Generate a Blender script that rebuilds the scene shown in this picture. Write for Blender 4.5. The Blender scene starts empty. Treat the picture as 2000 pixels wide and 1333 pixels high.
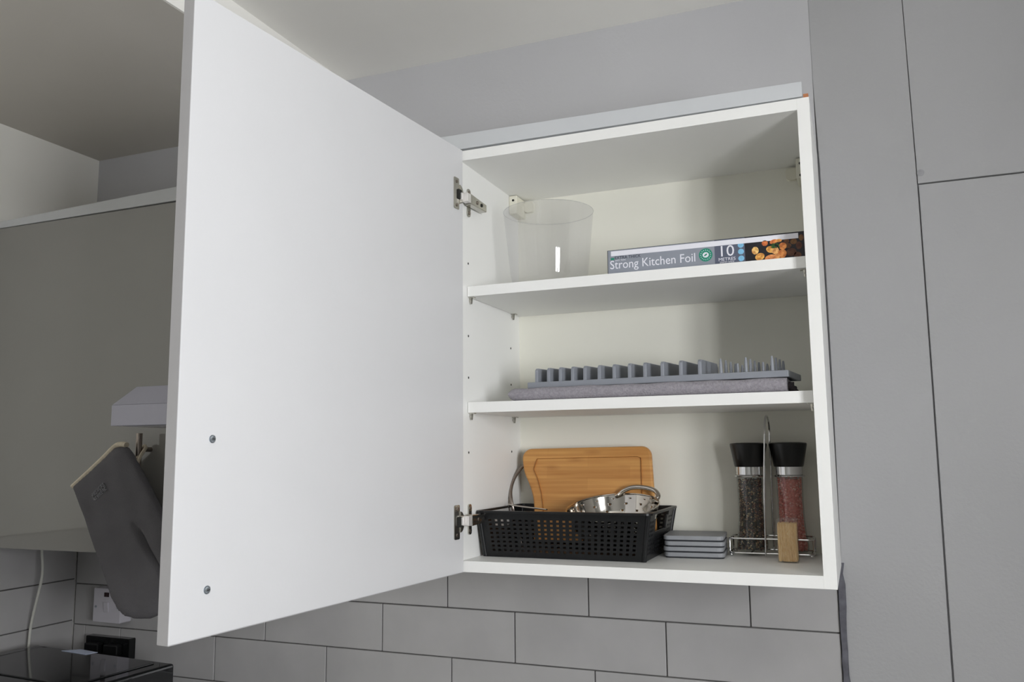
import bpy, bmesh, math, random
from mathutils import Vector, Matrix, Euler
from math import sin, cos, pi, radians, sqrt

random.seed(7)
SC = bpy.context.scene
COL = SC.collection
Z0 = 1.40                      # height of the open cabinet's underside above the floor
H, W, T, D = .7245, .6, .018, .2716   # open cabinet
S1, S2 = .4851, .2819          # tops of its two shelves
ZF = -Z0                       # floor in cabinet coordinates
XL, XR, YB, YF = -1.1637, 1.68, .2776, -2.9
ZC1, ZC2, XS = .9655, 1.050, -.415    # low ceiling, high ceiling, step between them

# ------------------------------------------------------------------ camera
yaw, pitch, roll, fpx = .384593, .13134, -.010008, 1653.887
fwd = Vector((-sin(yaw)*cos(pitch), cos(yaw)*cos(pitch), sin(pitch)))
r0 = Vector((cos(yaw), sin(yaw), 0)); u0 = r0.cross(fwd)
rt = cos(roll)*r0 + sin(roll)*u0; up = -sin(roll)*r0 + cos(roll)*u0
cam = bpy.data.cameras.new('camera'); co = bpy.data.objects.new('camera', cam); COL.objects.link(co)
cam.sensor_fit = 'HORIZONTAL'; cam.sensor_width = 36; cam.lens = fpx/2000*36; cam.clip_start = .02
m = Matrix.Identity(4)
for i in range(3):
    m[i][0] = rt[i]; m[i][1] = up[i]; m[i][2] = -fwd[i]
m[0][3], m[1][3], m[2][3] = .638741, -1.301654, .194841+Z0
co.matrix_world = m
SC.camera = co

# ------------------------------------------------------------------ world, daylight, exposure
wd = bpy.data.worlds.new('world'); SC.world = wd; wd.use_nodes = True
bg = wd.node_tree.nodes['Background']; bg.inputs[0].default_value = (.80, .88, 1, 1); bg.inputs[1].default_value = 1.0
def area(name, loc, rot, sx, sy, power, col):
    l = bpy.data.lights.new(name, 'AREA'); l.shape = 'RECTANGLE'; l.size = sx; l.size_y = sy
    l.energy = power; l.color = col
    o = bpy.data.objects.new(name, l); COL.objects.link(o); o.location = loc; o.rotation_euler = rot
    return o
# daylight entering by the window in the right wall (WY0..WY1)
WY0, WY1, WZ0, WZ1 = -1.92, -1.14, -.12, .62
area('window_daylight', (XR+.06, (WY0+WY1)/2, Z0+(WZ0+WZ1)/2), (0, radians(90), 0), WZ1-WZ0, WY1-WY0, 43, (.97, .98, 1))

SC.view_settings.view_transform = 'Standard'; SC.view_settings.look = 'None'
SC.view_settings.gamma = 1; SC.view_settings.use_curve_mapping = False
SC.view_settings.exposure = .6
SC.cycles.diffuse_bounces = 6; SC.cycles.max_bounces = 12; SC.cycles.transparent_max_bounces = 12

# ------------------------------------------------------------------ materials
def lin(c):
    return tuple(((v/12.92) if v <= .04045 else ((v+.055)/1.055)**2.4) for v in c)
def mat(name, col, rough=.5, metal=0., noise=0., nscale=20., bump=0., bscale=200., spec=.5, coat=0., trans=0., ior=1.45, stretch=None, col2=None):
    """col in sRGB 0..1"""
    m = bpy.data.materials.new(name); m.use_nodes = True
    nt = m.node_tree; b = nt.nodes['Principled BSDF']
    b.inputs['Roughness'].default_value = rough; b.inputs['Metallic'].default_value = metal
    b.inputs['Specular IOR Level'].default_value = spec; b.inputs['Coat Weight'].default_value = coat
    b.inputs['Coat Roughness'].default_value = .05
    b.inputs['Transmission Weight'].default_value = trans; b.inputs['IOR'].default_value = ior
    c = lin(col); b.inputs['Base Color'].default_value = (*c, 1)
    tc = nt.nodes.new('ShaderNodeTexCoord'); mp = nt.nodes.new('ShaderNodeMapping')
    nt.links.new(tc.outputs['Object'], mp.inputs[0])
    if stretch: mp.inputs['Scale'].default_value = stretch
    if noise or col2:
        n = nt.nodes.new('ShaderNodeTexNoise'); n.inputs['Scale'].default_value = nscale; n.inputs['Detail'].default_value = 4
        nt.links.new(mp.outputs[0], n.inputs['Vector'])
        r = nt.nodes.new('ShaderNodeValToRGB')
        d = lin(col2) if col2 else tuple(v*(1-noise) for v in c)
        e = c if col2 else tuple(min(1, v*(1+noise)) for v in c)
        r.color_ramp.elements[0].position = .3; r.color_ramp.elements[1].position = .7
        r.color_ramp.elements[0].color = (*d, 1); r.color_ramp.elements[1].color = (*e, 1)
        nt.links.new(n.outputs['Fac'], r.inputs[0]); nt.links.new(r.outputs[0], b.inputs['Base Color'])
    if bump:
        n2 = nt.nodes.new('ShaderNodeTexNoise'); n2.inputs['Scale'].default_value = bscale; n2.inputs['Detail'].default_value = 3
        nt.links.new(mp.outputs[0], n2.inputs['Vector'])
        bp = nt.nodes.new('ShaderNodeBump'); bp.inputs['Strength'].default_value = bump; bp.inputs['Distance'].default_value = .002
        nt.links.new(n2.outputs['Fac'], bp.inputs['Height']); nt.links.new(bp.outputs[0], b.inputs['Normal'])
    return m
def rand_mat(name, stops, rough=.4, noise_scale=0):
    """a colour per separate piece of the mesh"""
    m = bpy.data.materials.new(name); m.use_nodes = True
    nt = m.node_tree; b = nt.nodes['Principled BSDF']; b.inputs['Roughness'].default_value = rough
    g = nt.nodes.new('ShaderNodeNewGeometry'); r = nt.nodes.new('ShaderNodeValToRGB')
    el = r.color_ramp.elements
    while len(el) < len(stops): el.new(.5)
    for i, (p, c) in enumerate(stops): el[i].position = p; el[i].color = (*lin(c), 1)
    nt.links.new(g.outputs['Random Per Island'], r.inputs[0])
    if noise_scale:
        tc = nt.nodes.new('ShaderNodeTexCoord'); n = nt.nodes.new('ShaderNodeTexNoise'); n.inputs['Scale'].default_value = noise_scale
        nt.links.new(tc.outputs['Object'], n.inputs['Vector'])
        mx = nt.nodes.new('ShaderNodeMix'); mx.data_type = 'RGBA'; mx.blend_type = 'MULTIPLY'; mx.inputs[0].default_value = .85
        r2 = nt.nodes.new('ShaderNodeValToRGB'); r2.color_ramp.elements[0].position = .38; r2.color_ramp.elements[1].position = .62
        r2.color_ramp.elements[0].color = (.50, .28, .14, 1); r2.color_ramp.elements[1].color = (1, 1, .9, 1)
        nt.links.new(n.outputs['Fac'], r2.inputs[0])
        nt.links.new(r.outputs[0], mx.inputs[6]); nt.links.new(r2.outputs[0], mx.inputs[7]); nt.links.new(mx.outputs[2], b.inputs['Base Color'])
    else:
        nt.links.new(r.outputs[0], b.inputs['Base Color'])
    return m

M = {}
M['wall'] = mat('painted_wall', (.75, .75, .76), .75, noise=.03, nscale=3, bump=.15, bscale=150)
M['left_wall'] = mat('pale_wall_paint', (.94, .935, .91), .75, noise=.02, nscale=3)
M['ceiling'] = mat('ceiling_paint', (.95, .945, .925), .8, noise=.03, nscale=2.5, bump=.1, bscale=60)
M['board'] = mat('painted_boarding', (.68, .68, .685), .7, noise=.05, nscale=2.2, bump=.25, bscale=180)
M['fill'] = mat('wall_filler', (.60, .60, .61), .8, noise=.15, nscale=60)
M['sealant'] = mat('dark_sealant', (.40, .40, .43), .7, noise=.3, nscale=60)
M['grout'] = mat('grout', (.36, .355, .35), .9, noise=.2, nscale=80)
M['tile'] = mat('grey_glazed_tile', (.70, .695, .695), .16, noise=.06, nscale=9, bump=.06, bscale=14)
M['floor'] = mat('floor_laminate', (.55, .53, .50), .5, noise=.15, nscale=6)
M['low_ceiling'] = mat('low_ceiling_shade_tone', (.78, .765, .735), .8, noise=.03, nscale=2.5)  # darker than the high ceiling: the shade up here is put into the colour
M['room'] = mat('room_wall_paint', (.62, .62, .61), .8, noise=.02, nscale=2)
M['worktop'] = mat('worktop_laminate', (.58, .58, .58), .35, noise=.2, nscale=120)
M['white'] = mat('white_melamine', (.815, .815, .82), .38, noise=.01, nscale=8, bump=.03, bscale=300)
M['inner'] = mat('inner_melamine', (.935, .935, .925), .42, noise=.01, nscale=8, bump=.03, bscale=300)
M['back'] = mat('cream_back_board', (.925, .92, .875), .5, noise=.015, nscale=5)
M['edge'] = mat('grey_edging', (.66, .655, .66), .45, noise=.02, nscale=20)
M['gloss'] = mat('gloss_shaded_grey_lacquer', (.55, .545, .53), .07, noise=.015, nscale=6, spec=.6, coat=.4)  # light grey lacquer, darkened so the colour carries the left corner's shade
M['pelmet'] = mat('grey_filler_strip', (.78, .79, .80), .5, noise=.02, nscale=14)
M['mdf'] = mat('raw_board_orange', (.72, .48, .33), .8, noise=.15, nscale=90)
M['nickel'] = mat('nickel_plated_steel', (.76, .75, .72), .22, 1, noise=.1, nscale=60)
M['link'] = mat('gleam_tinted_hinge_link', (.92, .91, .90), .42, .55, noise=.05, nscale=60)  # pale, half-metallic colour stands in for the window reflected in polished links
M['zinc'] = mat('zinc_screw', (.74, .77, .80), .3, 1, noise=.1, nscale=100)
M['steel'] = mat('polished_steel', (.80, .78, .75), .10, 1, noise=.05, nscale=30)
M['chrome'] = mat('chrome', (.84, .84, .84), .07, 1, noise=.04, nscale=40)
M['brushed'] = mat('brushed_steel', (.62, .58, .55), .3, 1, noise=.1, nscale=40)
M['dark'] = mat('dark_hole', (.12, .12, .11), .8, noise=.1, nscale=50)
M['cream'] = mat('cream_plastic', (.90, .89, .83), .4, noise=.02, nscale=30)
M['whiteplastic'] = mat('white_plastic', (.80, .79, .82), .3, noise=.02, nscale=30)
M['hood'] = mat('hood_enamel', (.70, .70, .755), .35, noise=.03, nscale=10)
M['black'] = mat('black_gloss', (.075, .08, .085), .06, noise=.1, nscale=20, spec=.6)
M['blackmatt'] = mat('black_plastic', (.055, .06, .068), .42, noise=.15, nscale=60, bump=.1, bscale=300)
M['capblack'] = mat('black_grinder_plastic', (.045, .045, .05), .3, noise=.1, nscale=60)
M['mitt'] = mat('charcoal_grey_cotton', (.37, .365, .38), .95, noise=.06, nscale=12, bump=.5, bscale=700)
M['binding'] = mat('cream_binding', (.84, .80, .72), .9, noise=.08, nscale=150, bump=.3, bscale=800)
M['logo'] = mat('pale_grey_print', (.58, .58, .60), .9, noise=.2, nscale=300)
M['mat'] = mat('grey_microfibre', (.60, .585, .61), .97, noise=.16, nscale=260, bump=1.0, bscale=600)
M['matshade'] = mat('shaded_grey_microfibre', (.30, .27, .29), .97, noise=.3, nscale=260, bump=1.0, bscale=600)  # darker copy of the mat fabric, painting the shade inside its fold openings
M['rack'] = mat('grey_plastic', (.545, .56, .59), .42, noise=.03, nscale=30)
M['coaster'] = mat('grey_coaster', (.55, .56, .575), .5, noise=.05, nscale=60)
M['pad'] = mat('dark_coaster_pad', (.14, .15, .17), .8, noise=.1, nscale=60)
M['foilgrey'] = mat('grey_card_print', (.55, .57, .61), .4, noise=.04, nscale=40)
M['foilnavy'] = mat('navy_card_print', (.35, .37, .44), .4, noise=.05, nscale=40)
M['foildark'] = mat('dark_card_print', (.10, .09, .12), .4, noise=.5, nscale=60)
M['cardwhite'] = mat('white_card_print', (.90, .90, .93), .45, noise=.02, nscale=40)
M['cardside'] = mat('dark_card', (.16, .17, .17), .5, noise=.1, nscale=40)
M['green'] = mat('green_print', (.13, .53, .43), .45, noise=.05, nscale=60)
M['inkdark'] = mat('dark_ink', (.17, .18, .26), .5, noise=.05, nscale=60)
M['blueprint'] = mat('pale_blue_print', (.50, .73, .86), .45, noise=.15, nscale=200)
M['herb'] = mat('herb_print', (.16, .32, .12), .5, noise=.4, nscale=400)
M['paper'] = mat('pale_blue_paper', (.80, .84, .93), .6, noise=.03, nscale=30)
M['cable'] = mat('white_cable', (.80, .80, .77), .5, noise=.03, nscale=30)
M['neon'] = mat('dark_red_lens', (.16, .05, .06), .2, noise=.1, nscale=60)
M['potato'] = rand_mat('roast_potato_print', [(0, (.98, .80, .42)), (.35, (.93, .62, .34)), (.65, (.86, .46, .26)), (1, (.98, .84, .55))], .5, 190)
M['potatodim'] = rand_mat('blurred_food_print', [(0, (.45, .30, .16)), (.5, (.36, .20, .14)), (1, (.50, .36, .18))], .5, 190)
M['pepper'] = rand_mat('mixed_peppercorns', [(0, (.07, .05, .045)), (.55, (.14, .07, .06)), (.74, (.38, .12, .10)), (.86, (.62, .42, .24)), (1, (.92, .86, .68))], .5)
M['salt'] = rand_mat('pink_salt', [(0, (.95, .66, .60)), (.4, (.90, .50, .45)), (.7, (.80, .36, .33)), (1, (.98, .80, .74))], .35)
M['pick'] = rand_mat('birch_toothpicks', [(0, (.95, .82, .60)), (.3, (.84, .66, .42)), (.75, (.97, .88, .70)), (.93, (.84, .66, .42)), (1, (.62, .44, .27))], .6)

def glassy(name, tint, rough=.02, alpha=.2, ior=.06, edge=.3):
    """thin clear plastic or glass: mostly see-through, with a gloss"""
    m = bpy.data.materials.new(name); m.use_nodes = True; nt = m.node_tree
    out = nt.nodes['Material Output']; b = nt.nodes['Principled BSDF']
    b.inputs['Base Color'].default_value = (*lin(tint), 1); b.inputs['Roughness'].default_value = rough
    b.inputs['Specular IOR Level'].default_value = .6
    t = nt.nodes.new('ShaderNodeBsdfTransparent'); t.inputs[0].default_value = (*lin(tuple(min(1, .6+v*.4) for v in tint)), 1)
    lw = nt.nodes.new('ShaderNodeLayerWeight'); lw.inputs['Blend'].default_value = .25
    ma = nt.nodes.new('ShaderNodeMath'); ma.operation = 'MULTIPLY_ADD'; ma.inputs[1].default_value = edge; ma.inputs[2].default_value = alpha
    nt.links.new(lw.outputs['Facing'], ma.inputs[0])
    mx = nt.nodes.new('ShaderNodeMixShader'); nt.links.new(ma.outputs[0], mx.inputs[0])
    nt.links.new(t.outputs[0], mx.inputs[1]); nt.links.new(b.outputs[0], mx.inputs[2])
    g = nt.nodes.new('ShaderNodeBsdfGlossy'); g.inputs['Roughness'].default_value = rough
    m2 = nt.nodes.new('ShaderNodeMixShader'); m2.inputs[0].default_value = ior
    nt.links.new(mx.outputs[0], m2.inputs[1]); nt.links.new(g.outputs[0], m2.inputs[2])
    nt.links.new(m2.outputs[0], out.inputs[0])
    return m
M['glass'] = glassy('grinder_glass', (.80, .82, .80), .02, .03, .07, .25)
M['clear'] = glassy('clear_plastic', (.93, .93, .94), .03, .035, .06, .12)
M['clearbox'] = glassy('clear_box_plastic', (.92, .92, .90), .04, .04, .05, .15)

def bamboo():
    m = bpy.data.materials.new('bamboo'); m.use_nodes = True; nt = m.node_tree
    b = nt.nodes['Principled BSDF']; b.inputs['Roughness'].default_value = .45
    tc = nt.nodes.new('ShaderNodeTexCoord'); L = nt.links.new
    mp = nt.nodes.new('ShaderNodeMapping'); mp.inputs['Scale'].default_value = (3, 10, 90); L(tc.outputs['Object'], mp.inputs[0])
    n = nt.nodes.new('ShaderNodeTexNoise'); n.inputs['Scale'].default_value = 2; n.inputs['Detail'].default_value = 6; L(mp.outputs[0], n.inputs['Vector'])
    r = nt.nodes.new('ShaderNodeValToRGB'); r.color_ramp.elements[0].position = .3; r.color_ramp.elements[1].position = .72
    r.color_ramp.elements[0].color = (*lin((.76, .53, .28)), 1); r.color_ramp.elements[1].color = (*lin((.86, .65, .38)), 1)
    L(n.outputs['Fac'], r.inputs[0])
    # strips of bamboo, each slightly different, with darker nodes
    br = nt.nodes.new('ShaderNodeTexBrick'); br.inputs['Scale'].default_value = 1
    br.inputs['Brick Width'].default_value = .16; br.inputs['Row Height'].default_value = .021; br.inputs['Mortar Size'].default_value = .0001
    br.inputs['Color1'].default_value = (1, 1, 1, 1); br.inputs['Color2'].default_value = (.82, .76, .70, 1); br.inputs['Mortar'].default_value = (.7, .6, .5, 1)
    sx = nt.nodes.new('ShaderNodeSeparateXYZ'); cx = nt.nodes.new('ShaderNodeCombineXYZ')
    L(tc.outputs['Object'], sx.inputs[0]); L(sx.outputs['X'], cx.inputs['X']); L(sx.outputs['Z'], cx.inputs['Y']); L(cx.outputs[0], br.inputs['Vector'])
    mx = nt.nodes.new('ShaderNodeMix'); mx.data_type = 'RGBA'; mx.blend_type = 'MULTIPLY'; mx.inputs[0].default_value = .8
    L(r.outputs[0], mx.inputs[6]); L(br.outputs['Color'], mx.inputs[7])
    v = nt.nodes.new('ShaderNodeTexVoronoi'); v.inputs['Scale'].default_value = 1
    mp2 = nt.nodes.new('ShaderNodeMapping'); mp2.inputs['Scale'].default_value = (14, 1, 46); L(tc.outputs['Object'], mp2.inputs[0]); L(mp2.outputs[0], v.inputs['Vector'])
    r2 = nt.nodes.new('ShaderNodeValToRGB'); r2.color_ramp.elements[0].position = .05; r2.color_ramp.elements[1].position = .3
    r2.color_ramp.elements[0].color = (.62, .50, .42, 1); r2.color_ramp.elements[1].color = (1, 1, 1, 1)
    L(v.outputs['Distance'], r2.inputs[0])
    mx2 = nt.nodes.new('ShaderNodeMix'); mx2.data_type = 'RGBA'; mx2.blend_type = 'MULTIPLY'; mx2.inputs[0].default_value = .5
    L(mx.outputs[2], mx2.inputs[6]); L(r2.outputs[0], mx2.inputs[7]); L(mx2.outputs[2], b.inputs['Base Color'])
    return m
M['bamboo'] = bamboo()
M['groove'] = mat('bamboo_groove', (.70, .47, .24), .6, noise=.2, nscale=60)

# ------------------------------------------------------------------ mesh helpers (cabinet coordinates)
class MB:
    def __init__(s): s.v = []; s.f = []
    def add(s, vs, fs):
        o = len(s.v); s.v += [Vector(p) for p in vs]; s.f += [tuple(i+o for i in f) for f in fs]; return s
    def box(s, x0, y0, z0, x1, y1, z1):
        return s.add([(x0,y0,z0),(x1,y0,z0),(x1,y1,z0),(x0,y1,z0),(x0,y0,z1),(x1,y0,z1),(x1,y1,z1),(x0,y1,z1)],
                     [(0,3,2,1),(4,5,6,7),(0,1,5,4),(1,2,6,5),(2,3,7,6),(3,0,4,7)])
    def prism(s, poly, fn0, fn1):
        """poly: 2D points; fn0/fn1 map them to the two end faces"""
        n = len(poly)
        return s.add([fn0(p) for p in poly]+[fn1(p) for p in poly],
                     [tuple(range(n))[::-1], tuple(range(n, 2*n))]+[(i, (i+1) % n, n+(i+1) % n, n+i) for i in range(n)])
    def tube(s, pts, r, n=10, closed=False, flat=1.0, cap=True):
        pts = [Vector(p) for p in pts]; k = len(pts); vs = []; prev = None
        for i, p in enumerate(pts):
            if closed: t = pts[(i+1) % k]-pts[i-1]
            else: t = pts[min(i+1, k-1)]-pts[max(i-1, 0)]
            t.normalize()
            if prev is None:
                a = Vector((0, 0, 1)) if abs(t.z) < .9 else Vector((1, 0, 0))
                u = a.cross(t).normalized()
            else: u = (prev-t*prev.dot(t)).normalized()
            prev = u; w = t.cross(u)
            rr = r[i] if isinstance(r, (list, tuple)) else r
            vs += [p+u*cos(2*pi*j/n)*rr+w*sin(2*pi*j/n)*rr*flat for j in range(n)]
        fs = []
        for i in range(k if closed else k-1):
            a, b = i*n, ((i+1) % k)*n
            fs += [(a+j, a+(j+1) % n, b+(j+1) % n, b+j) for j in range(n)]
        if not closed and cap: fs += [tuple(range(n))[::-1], tuple(range((k-1)*n, k*n))]
        return s.add(vs, fs)
    def lathe(s, prof, c, n=32, axis=None):
        """prof: (radius, height) list around vertical axis through c"""
        vs = []
        for r, h in prof: vs += [(c[0]+r*cos(2*pi*j/n), c[1]+r*sin(2*pi*j/n), c[2]+h) for j in range(n)]
        fs = []
        for i in range(len(prof)-1):
            fs += [(i*n+j, i*n+(j+1) % n, (i+1)*n+(j+1) % n, (i+1)*n+j) for j in range(n)]
        k = len(prof)
        if prof[0][0] > 1e-6: fs.append(tuple(range(n))[::-1])
        if prof[-1][0] > 1e-6: fs.append(tuple(range((k-1)*n, k*n)))
        return s.add(vs, fs)
    def ball(s, c, r, n=10, m=6, sc=(1, 1, 1)):
        vs = [(c[0], c[1], c[2]-r*sc[2])]
        for i in range(1, m):
            a = -pi/2+pi*i/m
            vs += [(c[0]+r*sc[0]*cos(a)*cos(2*pi*j/n), c[1]+r*sc[1]*cos(a)*sin(2*pi*j/n), c[2]+r*sc[2]*sin(a)) for j in range(n)]
        vs.append((c[0], c[1], c[2]+r*sc[2])); fs = []
        for j in range(n): fs.append((0, 1+(j+1) % n, 1+j))
        for i in range(m-2):
            a = 1+i*n; b = a+n
            fs += [(a+j, a+(j+1) % n, b+(j+1) % n, b+j) for j in range(n)]
        e = len(vs)-1; a = 1+(m-2)*n
        for j in range(n): fs.append((a+j, a+(j+1) % n, e))
        return s.add(vs, fs)
    def xf(s, mtx):
        s.v = [mtx @ p for p in s.v]; return s
    def build(s, name, material, parent=None, bevel=0, seg=2, smooth=False, solid=0):
        org = parent['_o'] if parent is not None and '_o' in parent else (0, 0, 0)
        ox, oy, oz = org
        me = bpy.data.meshes.new(name)
        me.from_pydata([(p.x-ox, p.y-oy, p.z-oz) for p in s.v], [], s.f)
        bm = bmesh.new(); bm.from_mesh(me); bmesh.ops.recalc_face_normals(bm, faces=bm.faces); bm.to_mesh(me); bm.free()
        me.materials.append(material)
        if smooth:
            for p in me.polygons: p.use_smooth = True
            try: me.set_sharp_from_angle(angle=radians(38))
            except Exception: pass
        o = bpy.data.objects.new(name, me); COL.objects.link(o)
        if parent is not None:
            o.parent = parent; o['_o'] = org
        else:
            o.location = (0, 0, Z0); o['_o'] = (0., 0., 0.)
        if solid:
            md = o.modifiers.new('solid', 'SOLIDIFY'); md.thickness = solid; md.offset = 0
        if bevel:
            md = o.modifiers.new('bevel', 'BEVEL'); md.width = bevel; md.segments = seg; md.limit_method = 'ANGLE'; md.angle_limit = radians(40)
        return o
def box(x0, y0, z0, x1, y1, z1): return MB().box(x0, y0, z0, x1, y1, z1)
def thing(name, label, cat, loc, group=None):
    o = bpy.data.objects.new(name, None); COL.objects.link(o); o.empty_display_size = .02
    o.location = (loc[0], loc[1], loc[2]+Z0); o['_o'] = tuple(float(v) for v in loc)
    o['label'] = label; o['category'] = cat
    if group: o['group'] = group
    return o
def tag(o, label, cat, group=None):
    o['label'] = label; o['category'] = cat
    if group: o['group'] = group
    return o
def struct(o): o['kind'] = 'structure'; return o
def copy_tree(o, parent=None):
    c = o.copy(); COL.objects.link(c)
    if parent is not None: c.parent = parent
    for ch in list(o.children): copy_tree(ch, c)
    return c
def rrect(x0, y0, x1, y1, r, n=5):
    pts = []
    for cx, cy, a0 in ((x1-r, y0+r, -90), (x1-r, y1-r, 0), (x0+r, y1-r, 90), (x0+r, y0+r, 180)):
        for i in range(n+1):
            a = radians(a0+90*i/n); pts.append((cx+r*cos(a), cy+r*sin(a)))
    return pts
def circle(cx, cy, r, n=20): return [(cx+r*cos(2*pi*i/n), cy+r*sin(2*pi*i/n)) for i in range(n)]
def smooth_path(pts, sub=6):
    """Catmull-Rom through pts"""
    P = [Vector(p) for p in pts]; out = []
    for i in range(len(P)-1):
        a, b, c, d = P[max(i-1, 0)], P[i], P[i+1], P[min(i+2, len(P)-1)]
        for k in range(sub):
            t = k/sub
            out.append(.5*((2*b)+(c-a)*t+(2*a-5*b+4*c-d)*t*t+(3*b-a-3*c+d)*t**3))
    out.append(P[-1]); return out

# ================================================================== ROOM
struct(box(XL-.1, YF-.1, ZF-.1, XR+.1, YB+.1, ZF).build('floor', M['floor']))
struct(box(XL-.1, YF-.1, ZC1, XS, YB+.1, ZC1+.25).build('ceiling', M['low_ceiling']))
box(XS, YF-.1, ZC1+.0005, XS+.004, YB+.008, ZC2).build('trim_2', M['ceiling'], bpy.data.objects['ceiling'])
struct(box(XS, YF-.1, ZC2, XR+.1, YB+.1, ZC2+.15).build('ceiling_high', M['ceiling']))
wb = struct(box(XL-.1, YB+.008, ZF, XR+.1, YB+.1, ZC2+.05).build('wall_back', M['wall']))
wl = struct(box(XL-.1, YF, ZF, XL-.008, YB+.008, ZC1).build('wall_left', M['left_wall']))
box(XL-.008, YF, .02, XL, YB+.008, ZC1).build('plaster', M['left_wall'], wl)
# wall skim above the units, level with the face of the tiles
box(XL, YB, .02, .5995, YB+.008, ZC2).build('plaster', M['wall'], wb)
struct(box(XL-.1, YF-.1, ZF, XR+.1, YF, ZC2+.05).build('wall_front', M['room']))
# right wall with the window opening
w = MB()
w.box(XR, YF, ZF, XR+.1, WY0, ZC2+.05); w.box(XR, WY1, ZF, XR+.1, YB+.008, ZC2+.05)
w.box(XR, WY0, ZF, XR+.1, WY1, WZ0); w.box(XR, WY0, WZ1, XR+.1, WY1, ZC2+.05)
struct(w.build('wall_right', M['room']))
wf = MB(); f = .045
wf.box(XR-.01, WY0-.02, WZ0-.02, XR+.04, WY0+f, WZ1+.02); wf.box(XR-.01, WY1-f, WZ0-.02, XR+.04, WY1+.02, WZ1+.02)
wf.box(XR-.01, WY0, WZ0-.02, XR+.04, WY1, WZ0+f); wf.box(XR-.01, WY0, WZ1-f, XR+.04, WY1, WZ1+.02)
ym = (WY0+WY1)/2; wf.box(XR-.01, ym-.03, WZ0, XR+.04, ym+.03, WZ1)
struct(wf.build('window_1', M['white'], bevel=.003))

# ---- tiles on the back wall: 296 x 94 mm, every one its own piece
def tile_pieces(parent, rows, plane, rng, axis):
    for (z0, z1, joints) in rows:
        js = [rng[0]]+[j for j in joints if rng[0]+.01 < j < rng[1]-.01]+[rng[1]]
        for a, b in zip(js[:-1], js[1:]):
            g = .0011; e = random.uniform(-.0003, .0003)
            if axis == 'x': m_ = box(a+g, plane+e, z0+g, b-g, plane+.0078, z1-g)
            else: m_ = box(plane-.0078, a+g, z0+g, plane+e, b-g, z1-g)
            m_.build('tile', M['tile'], parent, bevel=.0014, seg=2)
ZA, ZB = -.1128, -.2090
pt = ZA-ZB
JA = [.1494+.296*k for k in range(-6, 3)]; JB = [-.001+.2958*k for k in range(-5, 3)]
JC = [-1.125, -1.012, -.729, -.4331, -.1376, .1591, .455]
rowsb = []
for k in range(-1, 5):
    top = ZA-pt*k if k >= 0 else ZA+pt
    pass
zt = [(.0, None)]
rowsb.append((ZA, ZA+pt*1.12, JA)); rowsb.append((ZB, ZA, JB)); rowsb.append((ZB-pt, ZB, JC))
rowsb.append((ZB-2*pt, ZB-pt, JB)); rowsb.append((ZF+.90, ZB-2*pt, JC))
tile_pieces(wb, rowsb, YB, (XL, .5925), 'x')
ya = [(-.1015, .018, [-.157, .14-.592, -.01]), (-.1995, -.1015, [.139, -.157, -.453]), (-.2960, -.1995, [-.009, -.305]),
      (-.395, -.296, [.139, -.157, -.453]), (ZF+.90, -.395, [-.009, -.305])]
tile_pieces(wl, ya, XL, (-.62, YB), 'y')
box(XL, YB+.003, ZF+.9, .597, YB+.008, .02).build('grout', M['grout'], wb)
box(XL-.008, -.62, ZF+.9, XL-.0045, YB, .02).build('grout', M['grout'], wl)

# ---- painted boards to the right of the cabinet
def poly_board(pts, y0, y1, name, material, bevel=.0012):
    MB().prism(pts, lambda p: (p[0], y0, p[1]), lambda p: (p[0], y1, p[1])).build(name, material, wb, bevel=bevel)
yb0 = YB-.0012
poly_board([(.6015, ZF), (.7545, ZF), (.7560, -.10), (.7585, .30), (.7594, .62), (.7565, 1.0), (.7565, ZC2), (.5996, ZC2), (.5996, .87), (.6030, .70), (.6025, .33), (.5995, -.005), (.6015, -.09)], yb0, YB+.008, 'board', M['board'])
poly_board([(.7572, ZF), (XR, ZF), (XR, .6460), (.7612, .6475), (.7608, .30), (.7588, -.10)], yb0-.0004, YB+.008, 'board', M['board'])
poly_board([(.7603, .6495), (XR, .6492), (XR, ZC2), (.7572, ZC2), (.7572, 1.0)], yb0-.0016, YB+.008, 'board', M['board'])
# irregular dark bead between tiles and boards
pl = []; pr = []
z = ZF+.9; random.seed(3)
while z < .005:
    pl.append((.5925+random.uniform(-.0008, .0008), z)); pr.append((.6030+random.uniform(-.0022, .0016), z)); z += .018
poly_board(pl+pr[::-1], YB-.005, YB+.004, 'sealant_bead', M['sealant'], 0)
sc = MB().prism(circle(.7655, .668, .006, 14), lambda p: (p[0], yb0-.0022, p[1]), lambda p: (p[0], yb0-.0012, p[1]))
sc.build('filled_screw_hole', M['fill'], wb)
# worktop and base units below the frame
struct(box(XL, -.33, ZF+.86, .5995, YB-.006, ZF+.90).build('trim_1', M['worktop'], bevel=.004)); 
bu = thing('base_cabinet', 'base cabinets carrying the worktop under the tiled wall', 'cabinet', (XL, -.3, ZF))
box(XL+.002, -.26, ZF+.10, .598, YB-.002, ZF+.859).build('carcass', M['white'], bu)
box(XL+.002, -.2, ZF, .598, YB-.002, ZF+.099).build('plinth', M['edge'], bu)
for k in range(3):
    x = XL+.004+k*.587
    d_ = box(x, -.30, ZF+.105, x+.584, -.261, ZF+.855).build('door', M['gloss'], bu, bevel=.002)

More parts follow.
